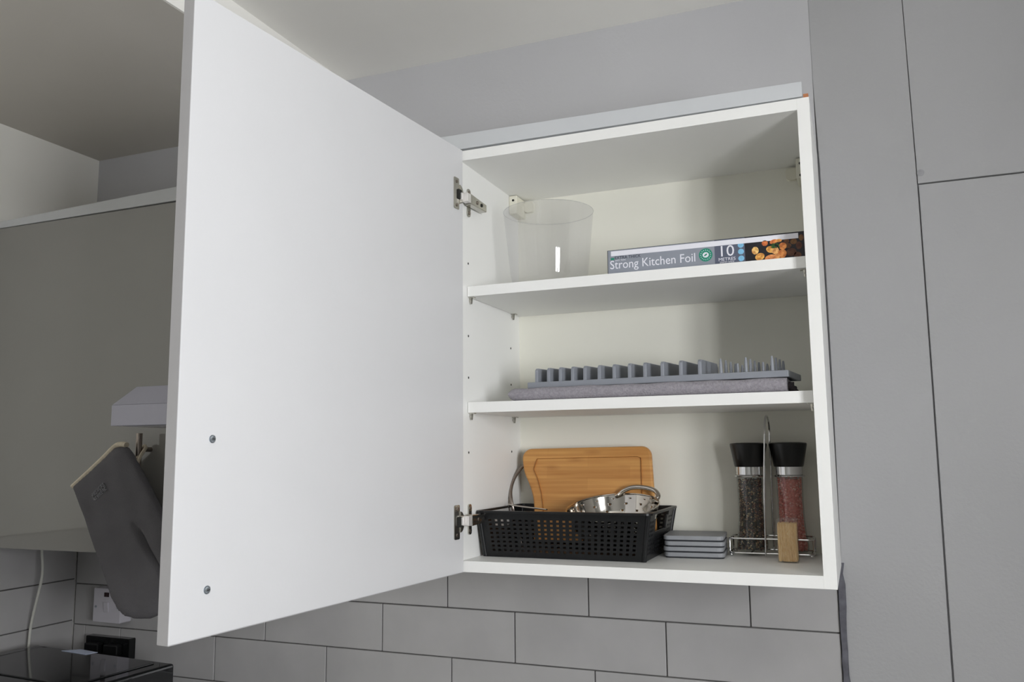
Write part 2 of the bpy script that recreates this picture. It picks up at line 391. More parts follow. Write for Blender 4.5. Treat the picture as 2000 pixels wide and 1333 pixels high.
# ================================================================== OPEN WALL CABINET
cab = thing('wall_cabinet', 'white open wall cabinet with two shelves and its door swung left', 'cabinet', (0, 0, 0))
e = .0004
box(0, 0, 0, T, D+.005, H).build('side_panel', M['inner'], cab, bevel=e)
box(W-T, 0, 0, W, D+.005, H).build('side_panel', M['inner'], cab, bevel=e)
box(T, 0, H-T, W-T, D, H).build('top_panel', M['inner'], cab, bevel=e)
box(T, 0, 0, W-T, D, T).build('bottom_panel', M['inner'], cab, bevel=e)
box(T, D, 0, W-T, D+.005, H).build('back_panel', M['back'], cab)
for s in (S1, S2): box(T+.001, .0234, s-T, W-T-.001, D-.001, s).build('shelf', M['inner'], cab, bevel=e)
# shelf pins
for s in (S1, S2):
    for y in (.034, .232):
        for sx in (0, 1):
            x0 = T if sx == 0 else W-T; g = 1 if sx == 0 else -1
            p = MB(); p.box(min(x0, x0+g*.010), y-.005, s-T-.0016, max(x0, x0+g*.010), y+.005, s-T)
            p.tube([(x0, y, s-T-.006), (x0+g*.004, y, s-T-.006)], .0028, 10)
            p.tube([(x0+g*.0035, y, s-T-.0015), (x0+g*.0035, y, s-T-.012)], [.003, .0018], 10)
            p.build('shelf_pin', M['nickel'], cab)
def disc_x(x, y, z, r, th, n=12): return MB().prism(circle(y, z, r, n), lambda p: (x, p[0], p[1]), lambda p: (x+th, p[0], p[1]))
for y, zs in ((.029, (.5275, .398, .325, .196)), (.225, (.398, .3265, .197))):
    for z in zs: disc_x(T-.0005, y, z, .0021, .0008).build('pin_hole', M['dark'], cab)
# hanging brackets in the top corners
for x0, g in ((T, 1), (W-T, -1)):
    b = MB(); xs = sorted((x0, x0+g*.017)); b.box(xs[0], .222, .668, xs[1], D, H-T-.001)
    br = b.build('hanging_bracket', M['cream'], cab, bevel=.002)
    b2 = MB().prism(rrect(0, 0, .020, .022, .006), lambda p: (x0+g*(.017+p[0]), .262-p[0]*0, .680+p[1]), lambda p: (x0+g*(.017+p[0]), D, .680+p[1]))
    b2.build('bracket_plate', M['cream'], br)
    for zz in ((.6955,) if g > 0 else (.6955, .674)):
        MB().prism(circle(x0+g*.0095, zz, .0024), lambda p: (p[0], .2214, p[1]), lambda p: (p[0], .2225, p[1])).build('screw_hole', M['dark'], br)

# door, open by 95 degrees
A = 1.66395; hx, hy = .022507, -.002512; DW, TD, ZB0, ZT0 = .5960, .0157, .0006, .7240
dd = Vector((cos(A), -sin(A), 0)); nn = Vector((-sin(A), -cos(A), 0))
def dp(u, v, t): q = Vector((hx, hy, 0))+dd*u+nn*t; return (q.x, q.y, v)
dr = MB().prism([(0, ZB0), (DW, ZB0), (DW, ZT0), (0, ZT0)], lambda p: dp(p[0], p[1], 0), lambda p: dp(p[0], p[1], TD-.0008)).build('door', M['white'], cab, bevel=.0005)
MB().prism([(0, ZB0), (DW, ZB0), (DW, ZT0), (0, ZT0)], lambda p: dp(p[0], p[1], TD-.0008), lambda p: dp(p[0], p[1], TD)).build('door_facing', M['gloss'], dr)
MB().prism([(ZB0, 0), (ZT0, 0), (ZT0, TD), (ZB0, TD)], lambda p: dp(DW, p[0], p[1]), lambda p: dp(DW+.0008, p[0], p[1])).build('edge_band', M['edge'], dr)
MB().prism([(0, 0), (DW, 0), (DW, TD), (0, TD)], lambda p: dp(p[0], ZB0-.0007, p[1]), lambda p: dp(p[0], ZB0, p[1])).build('edge_band', M['edge'], dr)
# screws of its handle on the inner face, and the bar handle on the outer face
for z in (.0500, .2134):
    u = .5470
    s_ = MB(); s_.prism(circle(u, z, .0046, 18), lambda p: dp(p[0], p[1], 0), lambda p: dp(p[0], p[1], -.0008))
    s_.prism(circle(u, z, .0036, 18), lambda p: dp(p[0], p[1], -.0008), lambda p: dp(u+(p[0]-u)*.75, z+(p[1]-z)*.75, -.0026))
    so = s_.build('handle_screw', M['zinc'], dr, smooth=True)
    c_ = MB().box(0, 0, 0, 1, 1, 1)
    MB().prism([(u-.0020, z-.0004), (u+.0020, z-.0004), (u+.0020, z+.0004), (u-.0020, z+.0004)], lambda p: dp(p[0], p[1], -.0024), lambda p: dp(p[0], p[1], -.0029)).build('screw_slot', M['dark'], dr)
hd = MB()
for z in (.0500, .2134): hd.tube([dp(.547, z, TD), dp(.547, z, TD+.030)], .005, 14)
hd.tube([dp(.547, .018, TD+.030), dp(.547, .246, TD+.030)], .006, 16)
hd.build('handle', M['brushed'], dr, smooth=True)

# concealed hinges
def hinge(zc, zp):
    root = MB().prism(rrect(.0185, zc-.028, .036, zc+.028, .003), lambda p: dp(p[0]-.005, p[1], -.0015), lambda p: dp(p[0]-.005, p[1], 0)).build('hinge', M['nickel'], cab, bevel=.0004)
    c = MB(); 
    cy = zc
    # cup flange bulging away from the hinge line
    pts = [(.0185-.005-.012*sin(a)*1.0, cy+.017*cos(a)) for a in [pi*i/12 for i in range(13)]]
    c.prism(pts, lambda p: dp(p[0], p[1], -.0030), lambda p: dp(p[0], p[1], 0))
    c.build('cup', M['nickel'], root)
    MB().prism(rrect(.008, cy-.0085, .020, cy+.0085, .002), lambda p: dp(p[0], p[1], -.0034), lambda p: dp(p[0], p[1], -.0014)).build('cup_recess', M['dark'], root)
    for dz in (-.021, .021):
        MB().prism(circle(.0215, cy+dz, .0028, 12), lambda p: dp(p[0], p[1], -.0015), lambda p: dp(p[0], p[1], -.0026)).build('screw', M['brushed'], root)
    # arm: two links coloured bright for the window's gleam, then the long body screwed to its mounting plate on the cabinet side
    MB().box(hx-.0020, -.0150, zp-.0065, hx+.0050, -.0095, zp+.0065).build('link', M['link'], root, bevel=.0008)
    MB().box(hx+.0010, -.0080, zp-.0080, T+.0168, .0060, zp+.0078).build('link', M['link'], root, bevel=.001)
    a = MB(); a.prism([(.008, zp-.0095), (.075, zp-.0070), (.075, zp+.0070), (.008, zp+.0095)], lambda p: (T+.0035, p[0], p[1]), lambda p: (T+.0165, p[0], p[1]))
    a.build('arm', M['nickel'], root, bevel=.0015)
    m_ = MB().prism(rrect(.0225, zp-.0255, .0345, zp+.0255, .0045), lambda p: (T, p[0], p[1]), lambda p: (T+.003, p[0], p[1]))
    m_.build('mounting_plate', M['nickel'], root, bevel=.0008)
    for dz in (-.0185, .0185): disc_x(T+.003, .0285, zp+dz, .0033, .0012, 14).build('screw', M['brushed'], root)
    for y in (.034, .052): disc_x(T+.0165, y, zp, .0032, .0012, 14).build('screw', M['dark' if y > .04 else 'brushed'], root)
hinge(.6405, .6375); hinge(.0825, .0835)

# scribing strips above the cabinets
st = MB().prism([(-.03, .7285), (.5905, .7266), (.5905, .7505), (-.03, .7565)], lambda p: (p[0], 0.0, p[1]), lambda p: (p[0], .018, p[1]))
tag(st.build('filler_strip', M['pelmet'], bevel=.0006), 'long light grey filler strip lying on top of the open cabinet', 'strip')
bl = box(.5915, .008, .7247, .5990, .05, .7335)
tag(bl.build('board_offcut', M['mdf'], bevel=.0005), 'tiny orange raw board end on the open cabinet\'s top right corner', 'offcut')

# ================================================================== THINGS ON THE TOP SHELF
jg = thing('plastic_tub', 'clear plastic round tub standing at the left of the top shelf', 'tub', (.127, .150, S1))
c = (.127, .150, S1)
def superr(prof, n=40, sq=.10):
    return prof
J = MB(); prof = [(.001, .0006), (.048, .0006), (.057, .003), (.064, .010), (.0690, .022), (.0715, .035), (.0770, .088), (.0834, .150), (.0838, .1545)]
J.lathe(prof, c, 48); J.build('body', M['clear'], jg, smooth=True)
J.f = []
Jr = MB(); Jr.tube([(c[0]+.0838*cos(a), c[1]+.0838*sin(a), c[2]+.1545) for a in [2*pi*i/48 for i in range(48)]], .0007, 6, closed=True)
Jr.build('rim', M['clear'], jg, smooth=True)
# kitchen foil carton
FX0, FX1, FY, FZ1 = .2665, .5812, .048, .5300
fo = thing('foil_carton', 'grey kitchen foil carton with roast potato picture at the right of the top shelf', 'box', (FX0, FY, S1))
box(FX0, FY, S1, FX1, FY+.045, FZ1).build('carton', M['cardside'], fo, bevel=.0006)
def pr(x0, z0, x1, z1, name, m_, k=1):
    return box(x0, FY-.00012*k, z0, x1, FY+.001, z1).build(name, m_, fo)
pr(FX0+.0012, S1+.0004, .4435, FZ1-.0008, 'grey_print', M['foilgrey'])
pr(.4435, S1+.0004, .4905, FZ1-.0008, 'navy_print', M['foilnavy'])
pr(.4905, S1+.0004, FX1-.0006, FZ1-.0008, 'picture_background', M['foildark'])
pr(.2730, FZ1-.0105, .5713, FZ1-.0022, 'white_band', M['cardwhite'], 3)
def text(body, x, z, size, material, name, parent, y, width=None, depth=.0001, mtx=None):
    cu = bpy.data.curves.new(name, 'FONT'); cu.body = body; cu.size = size; cu.extrude = depth; cu.resolution_u = 3
    o = bpy.data.objects.new(name, cu); COL.objects.link(o)
    bpy.context.view_layer.update()
    me = bpy.data.meshes.new_from_object(o.evaluated_get(bpy.context.evaluated_depsgraph_get()))
    bpy.data.objects.remove(o)
    xs = [v.co.x for v in me.vertices]; w_ = max(xs)-min(xs); x_min = min(xs)
    k = (width/w_) if width else 1
    org = parent['_o']
    for v in me.vertices:
        if mtx is None: q = Vector((x+(v.co.x-x_min)*k, y-v.co.z, z+v.co.y))
        else: q = mtx @ Vector(((v.co.x-x_min)*k, v.co.y, v.co.z))
        v.co = q-Vector(org)
    me.materials.clear(); me.materials.append(material)
    ob = bpy.data.objects.new(name, me); COL.objects.link(ob); ob.parent = parent; ob['_o'] = org
    return ob
text('Strong Kitchen Foil', .2713, .4977, .0205, M['cardwhite'], 'lettering', fo, FY-.0003, width=.1412)
text('EXTRA THICK', .2796, .5136, .0072, M['inkdark'], 'lettering', fo, FY-.0003, width=.0440)
text('EASY TEAR', .2805, .5106, .0034, M['cardwhite'], 'lettering', fo, FY-.0003, width=.0175)
text('10', .4535, .5017, .0250, M['cardwhite'], 'lettering', fo, FY-.0003, width=.0205)
text('METRES', .4495, .4945, .0072, M['cardwhite'], 'lettering', fo, FY-.0003, width=.0262)
text('290MM WIDE', .4510, .4908, .0036, M['cardwhite'], 'lettering', fo, FY-.0003, width=.0225)
pr(.2725, .5130, .2785, .5165, 'green_flash', M['green'], 2)
def dprint(cx, cz, rx, rz, name, m_, k, parent=fo, rot=0, build=True, mb=None):
    mb = mb or MB(); n = 24
    pts = [(cx+rx*cos(2*pi*i/n)*cos(rot)-rz*sin(2*pi*i/n)*sin(rot), cz+rx*cos(2*pi*i/n)*sin(rot)+rz*sin(2*pi*i/n)*cos(rot)) for i in range(n)]
    mb.prism(pts, lambda p: (p[0], FY-.00012*k, p[1]), lambda p: (p[0], FY-.00012*(k-1), p[1]))
    return mb.build(name, m_, parent) if build else mb
dprint(.4293, .5068, .0108, .0108, 'green_roundel', M['green'], 2)
rg = MB()
for i in range(16):
    a = 2*pi*i/16; dprint(.4293+.0078*cos(a), .5068+.0078*sin(a), .0008, .0005, '', None, 3, rot=a, build=False, mb=rg)
dprint(.4293, .5068, .0049, .0044, '', None, 3, build=False, mb=rg); rg.build('roundel_emblem', M['cardwhite'], fo)
dprint(.4293, .5068, .0030, .0012, 'emblem_leaf', M['green'], 4, rot=.6)
bl_ = MB()
for zz in (.5175, .5068, .4958): dprint(.4845, zz, .0046, .0046, '', None, 2, build=False, mb=bl_)
bl_.build('blue_dots', M['blueprint'], fo)
pm = MB(); k = 3
for (px, pz, rx, rz, ro) in [(.5212,.5165,.0046,.0090,.15),(.5062,.5060,.0052,.0062,0),(.5345,.5175,.0060,.0050,.4),(.5420,.5185,.0050,.0048,0),(.5295,.5055,.0068,.0052,-.5),(.5365,.5030,.0056,.0058,.3),(.5130,.4955,.0072,.0056,.5),(.5290,.4920,.0090,.0052,.3),(.5478,.5090,.0058,.0056,0),(.5465,.4970,.0064,.0072,-.6),(.5385,.4925,.0050,.0050,0)]:
    dprint(px, max(pz, .4910), rx, min(rz, max(pz, .4910)-S1-.0004, FZ1-.0110-pz+.002), '', None, k, rot=ro*0.6, build=False, mb=pm); k += 1
pm.build('potato_picture', M['potato'], fo)
pm = MB()
for (px, pz, rx, rz) in [(.5600,.4985,.0075,.0062),(.5640,.5150,.0050,.0046),(.5715,.5080,.0045,.0060),(.5690,.4930,.0055,.0050),(.5560,.5090,.0045,.0040),(.5755,.5200,.0035,.0050),(.5535,.5165,.0040,.0040)]:
    dprint(px, pz, rx, rz, '', None, 2, build=False, mb=pm)
pm.build('blurred_food_picture', M['potatodim'], fo)
pm = MB()
for i in range(14):
    dprint(.5365+random.uniform(-.006, .006), .5105+random.uniform(-.003, .003), .0018, .0009, '', None, 16+i, rot=random.uniform(0, 3), build=False, mb=pm)
pm.build('herb_picture', M['herb'], fo)

# ================================================================== MIDDLE SHELF: folded mat and drying rack
mt = thing('drying_mat', 'grey speckled microfibre drying mat, folded under the rack', 'mat', (.32, .13, S2))
# folded fabric: outer fold at the front, layers showing at the right end
def fold_prof(y0, y1, z0, z1, n=10):
    r = (z1-z0)/2; p = [(y1, z0)]
    for i in range(n+1):
        a = -pi/2-pi*i/n; p.append((y0+r+r*cos(a), z0+r+r*sin(a)))
    p.append((y1, z1)); return p
prof = fold_prof(.036, .225, S2+.0003, S2+.0225)
L = MB(); nx = 26
xs = [.0885, .0890, .0905, .0930, .0970, .103]+[.12+i*(.5435-.12)/nx for i in range(nx+1)]
rings = []
for x in xs:
    tt = min(1, max(0, (x-.0880)/.016)); s = max(.30, (1-(1-tt)**2.6)**.45); zc = S2+.0114
    wob = .0006*sin(x*90)+.0004*sin(x*37)
    rings.append([(x, y+(0 if y > .15 else wob), zc+(z-zc)*s+(wob if z > zc else 0)) for y, z in prof])
n = len(prof); vs = [p for r in rings for p in r]; fs = []
for i in range(len(xs)-1):
    fs += [(i*n+j, i*n+(j+1) % n, (i+1)*n+(j+1) % n, (i+1)*n+j) for j in range(n)]
fs += [tuple(range(n))[::-1], tuple(range((len(xs)-1)*n, len(xs)*n))]
L.add(vs, fs).build('folded_fabric', M['mat'], mt, smooth=True)
L = MB()
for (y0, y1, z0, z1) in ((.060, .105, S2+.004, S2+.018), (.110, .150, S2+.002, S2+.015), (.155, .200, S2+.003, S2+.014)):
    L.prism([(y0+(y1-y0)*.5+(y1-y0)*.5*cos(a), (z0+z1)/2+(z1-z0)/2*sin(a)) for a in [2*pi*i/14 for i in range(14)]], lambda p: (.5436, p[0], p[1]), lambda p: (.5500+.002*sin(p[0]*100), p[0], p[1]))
L.build('inner_folds', M['matshade'], mt, smooth=True)
# plastic dish rack
rk = thing('dish_rack', 'grey plastic dish rack with fins and pins lying on the folded mat', 'rack', (.33, .13, .305))
ar = radians(3.6); O = Vector((.1115, .0703, .3052)); tilt = radians(1.6)
E1 = Vector((cos(ar), -sin(ar), 0)); E2 = Vector((sin(ar)*cos(tilt), cos(ar)*cos(tilt), sin(tilt))); E3 = E1.cross(E2)
def rp(u, v, w_): return O+E1*u+E2*v+E3*w_
def rbox(mb, u0, v0, w0, u1, v1, w1):
    vs = [rp(*q) for q in ((u0,v0,w0),(u1,v0,w0),(u1,v1,w0),(u0,v1,w0),(u0,v0,w1),(u1,v0,w1),(u1,v1,w1),(u0,v1,w1))]
    return mb.add(vs, [(0,3,2,1),(4,5,6,7),(0,1,5,4),(1,2,6,5),(2,3,7,6),(3,0,4,7)])
b = MB(); LV = .150
rbox(b, 0, 0, 0, .436, .006, .0105); rbox(b, 0, LV-.006, 0, .436, LV, .0105); rbox(b, 0, .006, 0, .006, LV-.006, .0105); rbox(b, .430, .006, 0, .436, LV-.006, .0105)
b.build('frame', M['rack'], rk, bevel=.0012)
b = MB(); rbox(b, .006, .006, .004, .430, LV-.006, .0085); b.build('base', M['rack'], rk)
fin_u = [.0161, .0384, .0604, .083, .1053, .131, .1572, .1839, .2101, .2394, .2698, .3004]
finp = [(0, .0085), (.128, .0085), (.126, .028), (.118, .0345), (.006, .0345), (.0015, .031)]
for u in fin_u:
    for v0 in (.003,):
        th = .0030
        MB().prism(finp, lambda p: rp(u-th, v0+p[0], p[1]), lambda p: rp(u+th, v0+p[0], p[1])).build('fin', M['rack'], rk, bevel=.001)
for u in (.3335, .3724, .4119):
    for v in (.004, .044, .084, .124):
        t_ = MB().tube([rp(u, v+.002, .008), rp(u, v+.002, .026), rp(u, v+.002, .0335)], [.0030, .0024, .0014], 10)
        t_.build('pin', M['rack'], rk, smooth=True)
for u in (.352, .392):
    for v in (.044, .084, .124):
        MB().tube([rp(u, v+.002, .008), rp(u, v+.002, .022), rp(u, v+.002, .0275)], [.0030, .0024, .0014], 10).build('pin', M['rack'], rk, smooth=True)

# ================================================================== BOTTOM: basket and its contents
bk = thing('storage_basket', 'black woven-look plastic basket holding board and colander', 'basket', (.17, .16, T))
BR = ((.0240, .0560), (.3215, .0560), (.3215, .2600), (.0240, .2600)); BB = ((.0310, .0690), (.3090, .0690), (.3090, .2480), (.0310, .2480))
BZ0, BZ1 = T+.0004, .0965
def wall(i, nu, nv, name, skip=None, margin=(.014, .010), hole=(.48, .52)):
    a0, a1 = BB[i], BB[(i+1) % 4]; b0, b1 = BR[i], BR[(i+1) % 4]
    def P(s, t):
        x = (a0[0]*(1-s)+a1[0]*s)*(1-t)+(b0[0]*(1-s)+b1[0]*s)*t; y = (a0[1]*(1-s)+a1[1]*s)*(1-t)+(b0[1]*(1-s)+b1[1]*s)*t
        return Vector((x, y, BZ0+(BZ1-BZ0)*t))
    m_ = MB(); ms, mt_ = margin
    us = [0]+[ms+(1-2*ms)*k/nu for k in range(nu+1)]+[1]
    vs_ = [0]+[.10+(.84-.10)*k/nv for k in range(nv+1)]+[1]
    def quad(s0, t0, s1, t1): m_.add([P(s0, t0), P(s1, t0), P(s1, t1), P(s0, t1)], [(0, 1, 2, 3)])
    for a in range(len(us)-1):
        for b_ in range(len(vs_)-1):
            s0, s1, t0, t1 = us[a], us[a+1], vs_[b_], vs_[b_+1]
            if a in (0, len(us)-2) or b_ in (0, len(vs_)-2): 
                if skip and skip(s0, s1, t0, t1): continue
                quad(s0, t0, s1, t1); continue
            if skip:
                sk = skip((s0+s1)/2, (s0+s1)/2, (t0+t1)/2, (t0+t1)/2)
                if sk == 1: continue
                if sk == 2: quad(s0, t0, s1, t1); continue
            hs = (s1-s0)*(1-hole[0])/2; ht = (t1-t0)*(1-hole[1])/2
            o = [(s0, t0), (s1, t0), (s1, t1), (s0, t1)]; n_ = [(s0+hs, t0+ht), (s1-hs, t0+ht), (s1-hs, t1-ht), (s0+hs, t1-ht)]
            m_.add([P(*q) for q in o+n_], [(0, 1, 5, 4), (1, 2, 6, 5), (2, 3, 7, 6), (3, 0, 4, 7)])
    ob = m_.build(name, M['blackmatt'], bk, solid=.0022)
    return ob
wall(0, 24, 8, 'front_wall', margin=(.045, .01)); wall(2, 24, 8, 'back_wall', margin=(.045, .01))
def sk(s0, s1, t0, t1):
    s = (s0+s1)/2; t = (t0+t1)/2
    if .30 < s < .70 and .58 < t < .86: return 1
    return 2 if (.24 < s < .76 and t > .50) else 0
wall(1, 16, 8, 'side_wall', skip=sk, margin=(.06, .01)); wall(3, 16, 8, 'side_wall', skip=sk, margin=(.06, .01))
rim = MB()
op = rrect(BR[0][0]-.0050, BR[0][1]-.0060, BR[2][0]+.0060, BR[2][1]+.0050, .012); ip = rrect(BR[0][0]+.001, BR[0][1]+.001, BR[2][0]-.001, BR[2][1]-.001, .009)
n = len(op); vs = []
for zz in (BZ1-.0035, BZ1): vs += [(p[0], p[1], zz) for p in op]+[(p[0], p[1], zz) for p in ip]
fs = []
for i in range(n):
    j = (i+1) % n
    fs += [(i, j, n+j, n+i), (2*n+i, 3*n+i, 3*n+j, 2*n+j), (i, 2*n+i, 2*n+j, j), (n+i, n+j, 3*n+j, 3*n+i)]
rim.add(vs, fs).build('rim', M['blackmatt'], bk)
MB().prism(rrect(BB[0][0], BB[0][1], BB[2][0], BB[2][1], .008), lambda p: (p[0], p[1], BZ0), lambda p: (p[0], p[1], BZ0+.002)).build('base', M['blackmatt'], bk)
cp = MB()
for (a, b_) in zip(BB, BR): MB().tube([(a[0], a[1], BZ0+.001), (b_[0], b_[1], BZ1-.002)], .0042, 10).build('corner_post', M['blackmatt'], bk, smooth=True)

# bamboo board leaning back inside the basket
bd = thing('chopping_board', 'bamboo chopping board with juice groove leaning at the cabinet back', 'board', (.17, .19, T+.003))
outl = []
def arc(cx, cz, r, a0, a1, n=7): return [(cx+r*cos(radians(a0+(a1-a0)*i/n)), cz+r*sin(radians(a0+(a1-a0)*i/n))) for i in range(n+1)]
outl += arc(.2700, .1855, .0190, 0, 90)+arc(.0560, .1840, .0180, 92, 185, 7)
left = smooth_path([(.0380, .1820, 0), (.0430, .1580, 0), (.0550, .1330, 0), (.0630, .1100, 0), (.0665, .0800, 0), (.0680, .0300, 0)], 4)[1:]
outl += [(p.x, p.y) for p in left]+[(.3000, .0300)]+[(.2965, .09)]
def lean(x, z, off): 
    t_ = (z-.030)/(.205-.030); return (x, .2050+.027*t_+off, z)
BT = .0125
MB().prism(outl, lambda p: lean(p[0], p[1], 0), lambda p: lean(p[0], p[1], BT)).build('slab', M['bamboo'], bd, bevel=.0035, seg=3)
gi = [(.2765, .036), (.2710, .1830), (.2640, .1855), (.0700, .1830), (.0610, .1780), (.0635, .1630), (.0750, .1390), (.0825, .1110), (.0860, .0800), (.0870, .036)]
gp = smooth_path([(x, 0, z) for x, z in gi[:2]], 4)+smooth_path([(x, 0, z) for x, z in gi[2:4]], 4)+smooth_path([(x, 0, z) for x, z in gi[5:]], 5)
gpts = [lean(p.x, p.z, -.0001) for p in gp]
MB().tube(gpts, .0030, 10, flat=.12).build('juice_groove', M['groove'], bd, smooth=True)

# steel colander
cd = thing('colander', 'perforated stainless steel colander tilted inside the black basket', 'colander', (.235, .140, .03))
CT = Matrix.Translation((.2400, .1372, .1010)) @ Matrix.Rotation(radians(13), 4, 'X') @ Matrix.Rotation(radians(-2), 4, 'Y')
CR = .0800
prof = [(.030, -.062), (.050, -.056), (.062, -.045), (.071, -.028), (.077, -.010), (CR, 0)]
cb = MB(); nseg = 64
vs = []; fs = []
ring_r = []
for i in range(25):
    t_ = i/24*(len(prof)-1); k = min(int(t_), len(prof)-2); f_ = t_-k
    ring_r.append((prof[k][0]*(1-f_)+prof[k+1][0]*f_, prof[k][1]*(1-f_)+prof[k+1][1]*f_))
holes = set()
for i in (14, 17, 20):
    for j in range(nseg):
        if (j+(i//3)) % 4 == 0: holes.add((i, j))
for r, h in ring_r: vs += [Vector((r*cos(2*pi*j/nseg), r*sin(2*pi*j/nseg), h)) for j in range(nseg)]
for i in range(24):
    for j in range(nseg):
        q = (i*nseg+j, i*nseg+(j+1) % nseg, (i+1)*nseg+(j+1) % nseg, (i+1)*nseg+j)
        if (i, j) in holes:
            c4 = [vs[k] for k in q]; ctr = sum(c4, Vector())/4; o = len(vs)
            oct_ = []
            eu = (c4[1]-c4[0])*.5; ev = (c4[3]-c4[0])*.5
            rr = min(eu.length, ev.length)*.78; eu.normalize(); ev.normalize()
            for a in range(8):
                an = radians(-135+45*a); oct_.append(ctr+eu*cos(an)*rr+ev*sin(an)*rr)
            vs += oct_
            fs += [(q[0], q[1], o+2, o+1, o), (q[1], q[2], o+4, o+3, o+2), (q[2], q[3], o+6, o+5, o+4), (q[3], q[0], o, o+7, o+6)]
        else: fs.append(q)
fs.append(tuple(range(nseg))[::-1])
cb.add(vs, fs).xf(CT); cb.build('bowl', M['steel'], cd, smooth=True, solid=.0008)
cr = MB().tube([(CR*cos(2*pi*j/64), CR*sin(2*pi*j/64), .0005) for j in range(64)], .0016, 8, closed=True).xf(CT)
cr.build('rolled_rim', M['steel'], cd, smooth=True)
hl = smooth_path([(.2270, .2110, .1150), (.2330, .2080, .1180), (.2450, .2040, .1265), (.2620, .2020, .1320), (.2850, .2000, .1310), (.3020, .1970, .1255), (.3085, .1900, .1170), (.3030, .1850, .1090), (.2970, .1800, .1080)], 5)
MB().tube(hl, .0042, 12).build('loop_handle', M['steel'], cd, smooth=True)
# steel hoop behind the board
hp_ = thing('steel_hoop', 'curved steel wire hoop rising behind the left end of the bamboo board', 'strainer', (.085, .240, .03))
hpts = smooth_path([(.0400, .2120, .0240), (.0345, .2080, .0600), (.0290, .1980, .0946), (.0216, .2090, .1220), (.0216, .2280, .1460), (.0320, .2460, .1680), (.0500, .2510, .1810), (.0750, .2510, .1800), (.1000, .2500, .1660), (.1180, .2480, .1320), (.1240, .2420, .0900), (.1240, .2360, .0240)], 6)
MB().tube(hpts, .0027, 10, flat=1.25).build('hoop', M['brushed'], hp_, smooth=True)
sv = thing('steel_skewer', 'thin steel rod lying across the left half of the basket rim', 'utensil', (.09, .12, .097))
MB().tube([(.0330, .1740, .0992), (.0800, .1280, .0990), (.1440, .0700, .0990)], [.0014, .0016, .0014], 8).build('rod', M['steel'], sv, smooth=True)
MB().ball((.0330, .1740, .0992), .0026).build('rod_tip', M['steel'], sv, smooth=True)

# ---- coasters
names = ['bottom grey square coaster of the stack beside the basket', 'second grey coaster from the bottom of the stack beside the basket',
         'third grey coaster from the bottom of the stack beside the basket', 'topmost grey square coaster of the stack beside the basket']
proto = None
for i in range(4):
    z = T+.0002+i*.0091
    if proto is None:
        cs = thing('coaster', names[0], 'coaster', (.371, .193, z), 'stacked grey coasters'); proto = cs
        MB().prism(rrect(-.0495+.371, -.0495+.193, .0495+.371, .0495+.193, .010), lambda p: (p[0], p[1], z+.0020), lambda p: (p[0], p[1], z+.0090)).build('plate', M['coaster'], cs, bevel=.0012)
        MB().prism(rrect(-.0480+.371, -.0480+.193, .0480+.371, .0480+.193, .010), lambda p: (p[0], p[1], z), lambda p: (p[0], p[1], z+.0020)).build('pad', M['pad'], cs)
    else:
        cs = copy_tree(proto); cs['label'] = names[i]
    cs.location = (.371+(.0006, -.0008, .0007, -.0004)[i], .193+(.0, .0006, -.0005, .0004)[i], z+Z0)
    cs.rotation_euler = (0, 0, radians((4.5, 4.0, 5.0, 4.3)[i]))

# ---- grinders in their chrome stand
def grinder(cx, cy, label, grp, kind):
    g = thing('spice_grinder', label, 'grinder', (cx, cy, .0245))
    c = (cx, cy, 0)
    MB().lathe([(.0238, .1670), (.0245, .1685), (.0312, .2035), (.0312, .2060), (.0295, .2072), (.0200, .2082), (.0010, .2086)], c, 40).build('cap', M['capblack'], g, smooth=True)
    MB().lathe([(.0222, .1530), (.0226, .1535), (.0226, .1668), (.0222, .1670)], c, 40).build('metal_collar', M['chrome'], g, smooth=True)
    prof = [(.0218, .1530), (.0215, .140), (.0210, .110), (.0215, .080), (.0235, .055), (.0262, .038), (.0262, .030), (.0240, .0260)]
    gl = MB().lathe([(r, h) for r, h in prof[::-1]], c, 40); gl.build('glass_jar', M['glass'], g, smooth=True)
    # contents, packed against the glass
    st_ = MB(); rnd = random.Random(5 if kind == 'pepper' else 9)
    def rad(h):
        for (r0_, h0), (r1_, h1) in zip(prof[:-1], prof[1:]):
            if h1 <= h <= h0: return r1_+(r0_-r1_)*(h-h1)/(h0-h1)
        return .02
    top = .146 if kind == 'pepper' else .150
    cnt = 1500 if kind == 'pepper' else 1700
    for i in range(cnt):
        h = rnd.uniform(.0285, top); a = rnd.uniform(0, 2*pi); s = rnd.uniform(.0016, .0023) if kind == 'pepper' else rnd.uniform(.0011, .0021)
        r = (rad(h)-.0014-s)*(1 if rnd.random() < .9 else rnd.random())
        p = Vector((cx+r*cos(a), cy+r*sin(a), h))
        if kind == 'pepper':
            st_.ball(p, s, 6, 4)
        else:
            R_ = Euler((rnd.uniform(0, 3), rnd.uniform(0, 3), rnd.uniform(0, 3))).to_matrix()
            vs = [p+R_ @ Vector(q)*s for q in ((1,0,0),(-1,0,0),(0,1,0),(0,-1,0),(0,0,1),(0,0,-1))]
            st_.add(vs, [(0,2,4),(2,1,4),(1,3,4),(3,0,4),(2,0,5),(1,2,5),(3,1,5),(0,3,5)])
    s_ = st_.build('peppercorns' if kind == 'pepper' else 'salt_crystals', M[kind], g, smooth=(kind == 'pepper')); s_['kind'] = 'stuff'
    co_ = MB().lathe([(rad(h)-.0062, h) for h in (.0285, .04, .055, .08, .11, top-.004)], c, 20)
    co_.build('filling', M['dark'] if kind == 'pepper' else M['saltcore'], g)
M['saltcore'] = mat('salt_core', (.86, .50, .45), .6, noise=.2, nscale=300)
GX = (.4612, .5265); GY = .2245
grinder(GX[0], GY, 'pepper grinder with black cap and dark mixed peppercorns, left in the chrome stand', None, 'pepper')
